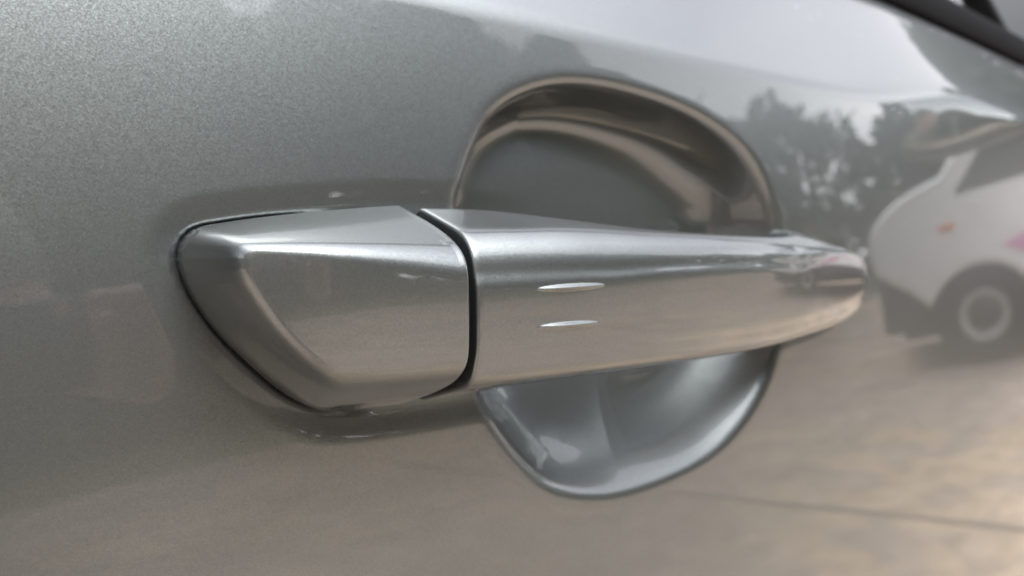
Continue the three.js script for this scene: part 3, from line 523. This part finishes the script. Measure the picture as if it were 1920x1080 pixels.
  const half = (b, t) => [b[0], b[0].map((q, i) => lerp(q, b[1][i], t)), b[2] + 0.012, b[3] + 0.018];
  const shirtF = bones([...torso, ...armsUp.map(b => half(b, 0.6))], 0.035); mesh('shirt', polygonize((x, y, z) => Math.max(shirtF(x, y, z), 0.80 - y, y - 1.405), [OX, 1.12, 0.92], 0.4, 64), shirt, p);
  const trF = bones([[hip, waist, 0.13, 0.12], [[OX - 0.08, 0.92, 1.02], [OX + 0.08, 0.92, 1.02], 0.108, 0.108], ...legs], 0.03); mesh('trousers', polygonize((x, y, z) => Math.max(trF(x, y, z), y - 1.0, 0.07 - y), [OX, 0.54, 1.02], 0.52, 72), cloth, p);
  const hairF = bones([[[OX, 1.545, 0.79], [OX, 1.575, 0.785], 0.095, 0.094]], 0.02); mesh('hair', polygonize((x, y, z) => Math.max(hairF(x, y, z), 1.56 - y - (z - 0.745) * 0.9), [OX, 1.57, 0.79], 0.13, 44), hairM, p);
  for (const a of [aR, aL]) { const F = bones([[[a[0], 0.05, a[2] + 0.03], [a[0], 0.04, a[2] - 0.15], 0.045, 0.036], [[a[0], 0.1, a[2]], [a[0], 0.05, a[2]], 0.045, 0.048]], 0.03); mesh('shoe', polygonize((x, y, z) => Math.max(F(x, y, z), 0.002 - y), [a[0], 0.07, a[2] - 0.05], 0.17, 40), shoe, p); }
  const ph = thing('phone', 'dark phone held level between the hands of the standing person', 'phone'); ph.position.set(-0.025, 1.075, 0.455);
  mesh('case', new RoundedBoxGeometry(0.152, 0.074, 0.0085, 3, 0.004), std({ color: [0.03, 0.035, 0.04], roughness: 0.4 }), ph);
  const cg = new THREE.CylinderGeometry(0.007, 0.007, 0.002, 24); cg.rotateX(Math.PI / 2); for (const [x, y] of [[0.058, 0.02], [0.058, 0.0]]) { const c = mesh('lens', cg, std({ color: [0.01, 0.01, 0.012], roughness: 0.05 }), ph); c.position.set(x, y, -0.0052); }
  mesh('screen', new RoundedBoxGeometry(0.146, 0.068, 0.001, 2, 0.0004), std({ color: [0.02, 0.02, 0.022], roughness: 0.08 }), ph).position.z = 0.0046;
}

// ------------------------------------------------------------------ water drops on the paint
{
  const water = std({ color: [1, 1, 1], transmission: 1, roughness: 0, ior: 1.33, thickness: 0 }), g0 = new THREE.SphereGeometry(1, 24, 16), r = rng(404);
  const E = new THREE.Matrix4().makeRotationFromEuler(FRAME).setPosition(0, EYE_H, 0);
  function drop(X, Y, zf, rx, ry, label, group) {
    const e = 0.2, z = zf(X, Y), n = new THREE.Vector3(-(zf(X + e, Y) - zf(X - e, Y)) / (2 * e), -(zf(X, Y + e) - zf(X, Y - e)) / (2 * e), 1).normalize();
    const o = mesh('water_drop', g0, water); o.userData = { label, category: 'water drop' }; if (group) o.userData.group = group;
    o.position.set(X * MM, Y * MM, z * MM).applyMatrix4(E); o.quaternion.setFromUnitVectors(new THREE.Vector3(0, 0, 1), n.transformDirection(E)); o.scale.set(rx * MM, ry * MM, 0.45 * Math.min(rx, ry) * MM);
  }
  drop(76.9, 2.0, capZ, 1.0, 1.4, 'single clear water drop on the ridge of the end cap beside the joint');
  for (const [X, Y] of [[299, 109.5], [313, 107.8], [301, 103], [337, 101.4]]) drop(X, Y, doorZ, 1.5 + r(), 1.2 + 0.7 * r(), 'clear water drop on the sloping shoulder, clear of the window seal', 'drops on the door shoulder');
  for (const [X, Y] of [[444, 126.4], [461, 126.2], [512, 123.4], [524, 119], [557, 117], [568, 115]]) drop(X, Y, doorZ, 1.8 + r(), 1.5 + 0.8 * r(), 'clear water drop close under the black window seal', 'drops under the window seal');
  for (const [X, Y] of [[338.5, 77.8], [344.8, 74], [324, 62.3], [339, 64.6], [318.5, 65.2], [326.6, 57.9], [308, 58.2], [385, 63.6], [331, 61], [314, 60]]) drop(X, Y, doorZ, 1.3 + r(), 1.0 + 0.8 * r(), 'clear water drop in the scatter along the shoulder crease', 'drops along the shoulder crease');
}
renderer.render(scene, camera);
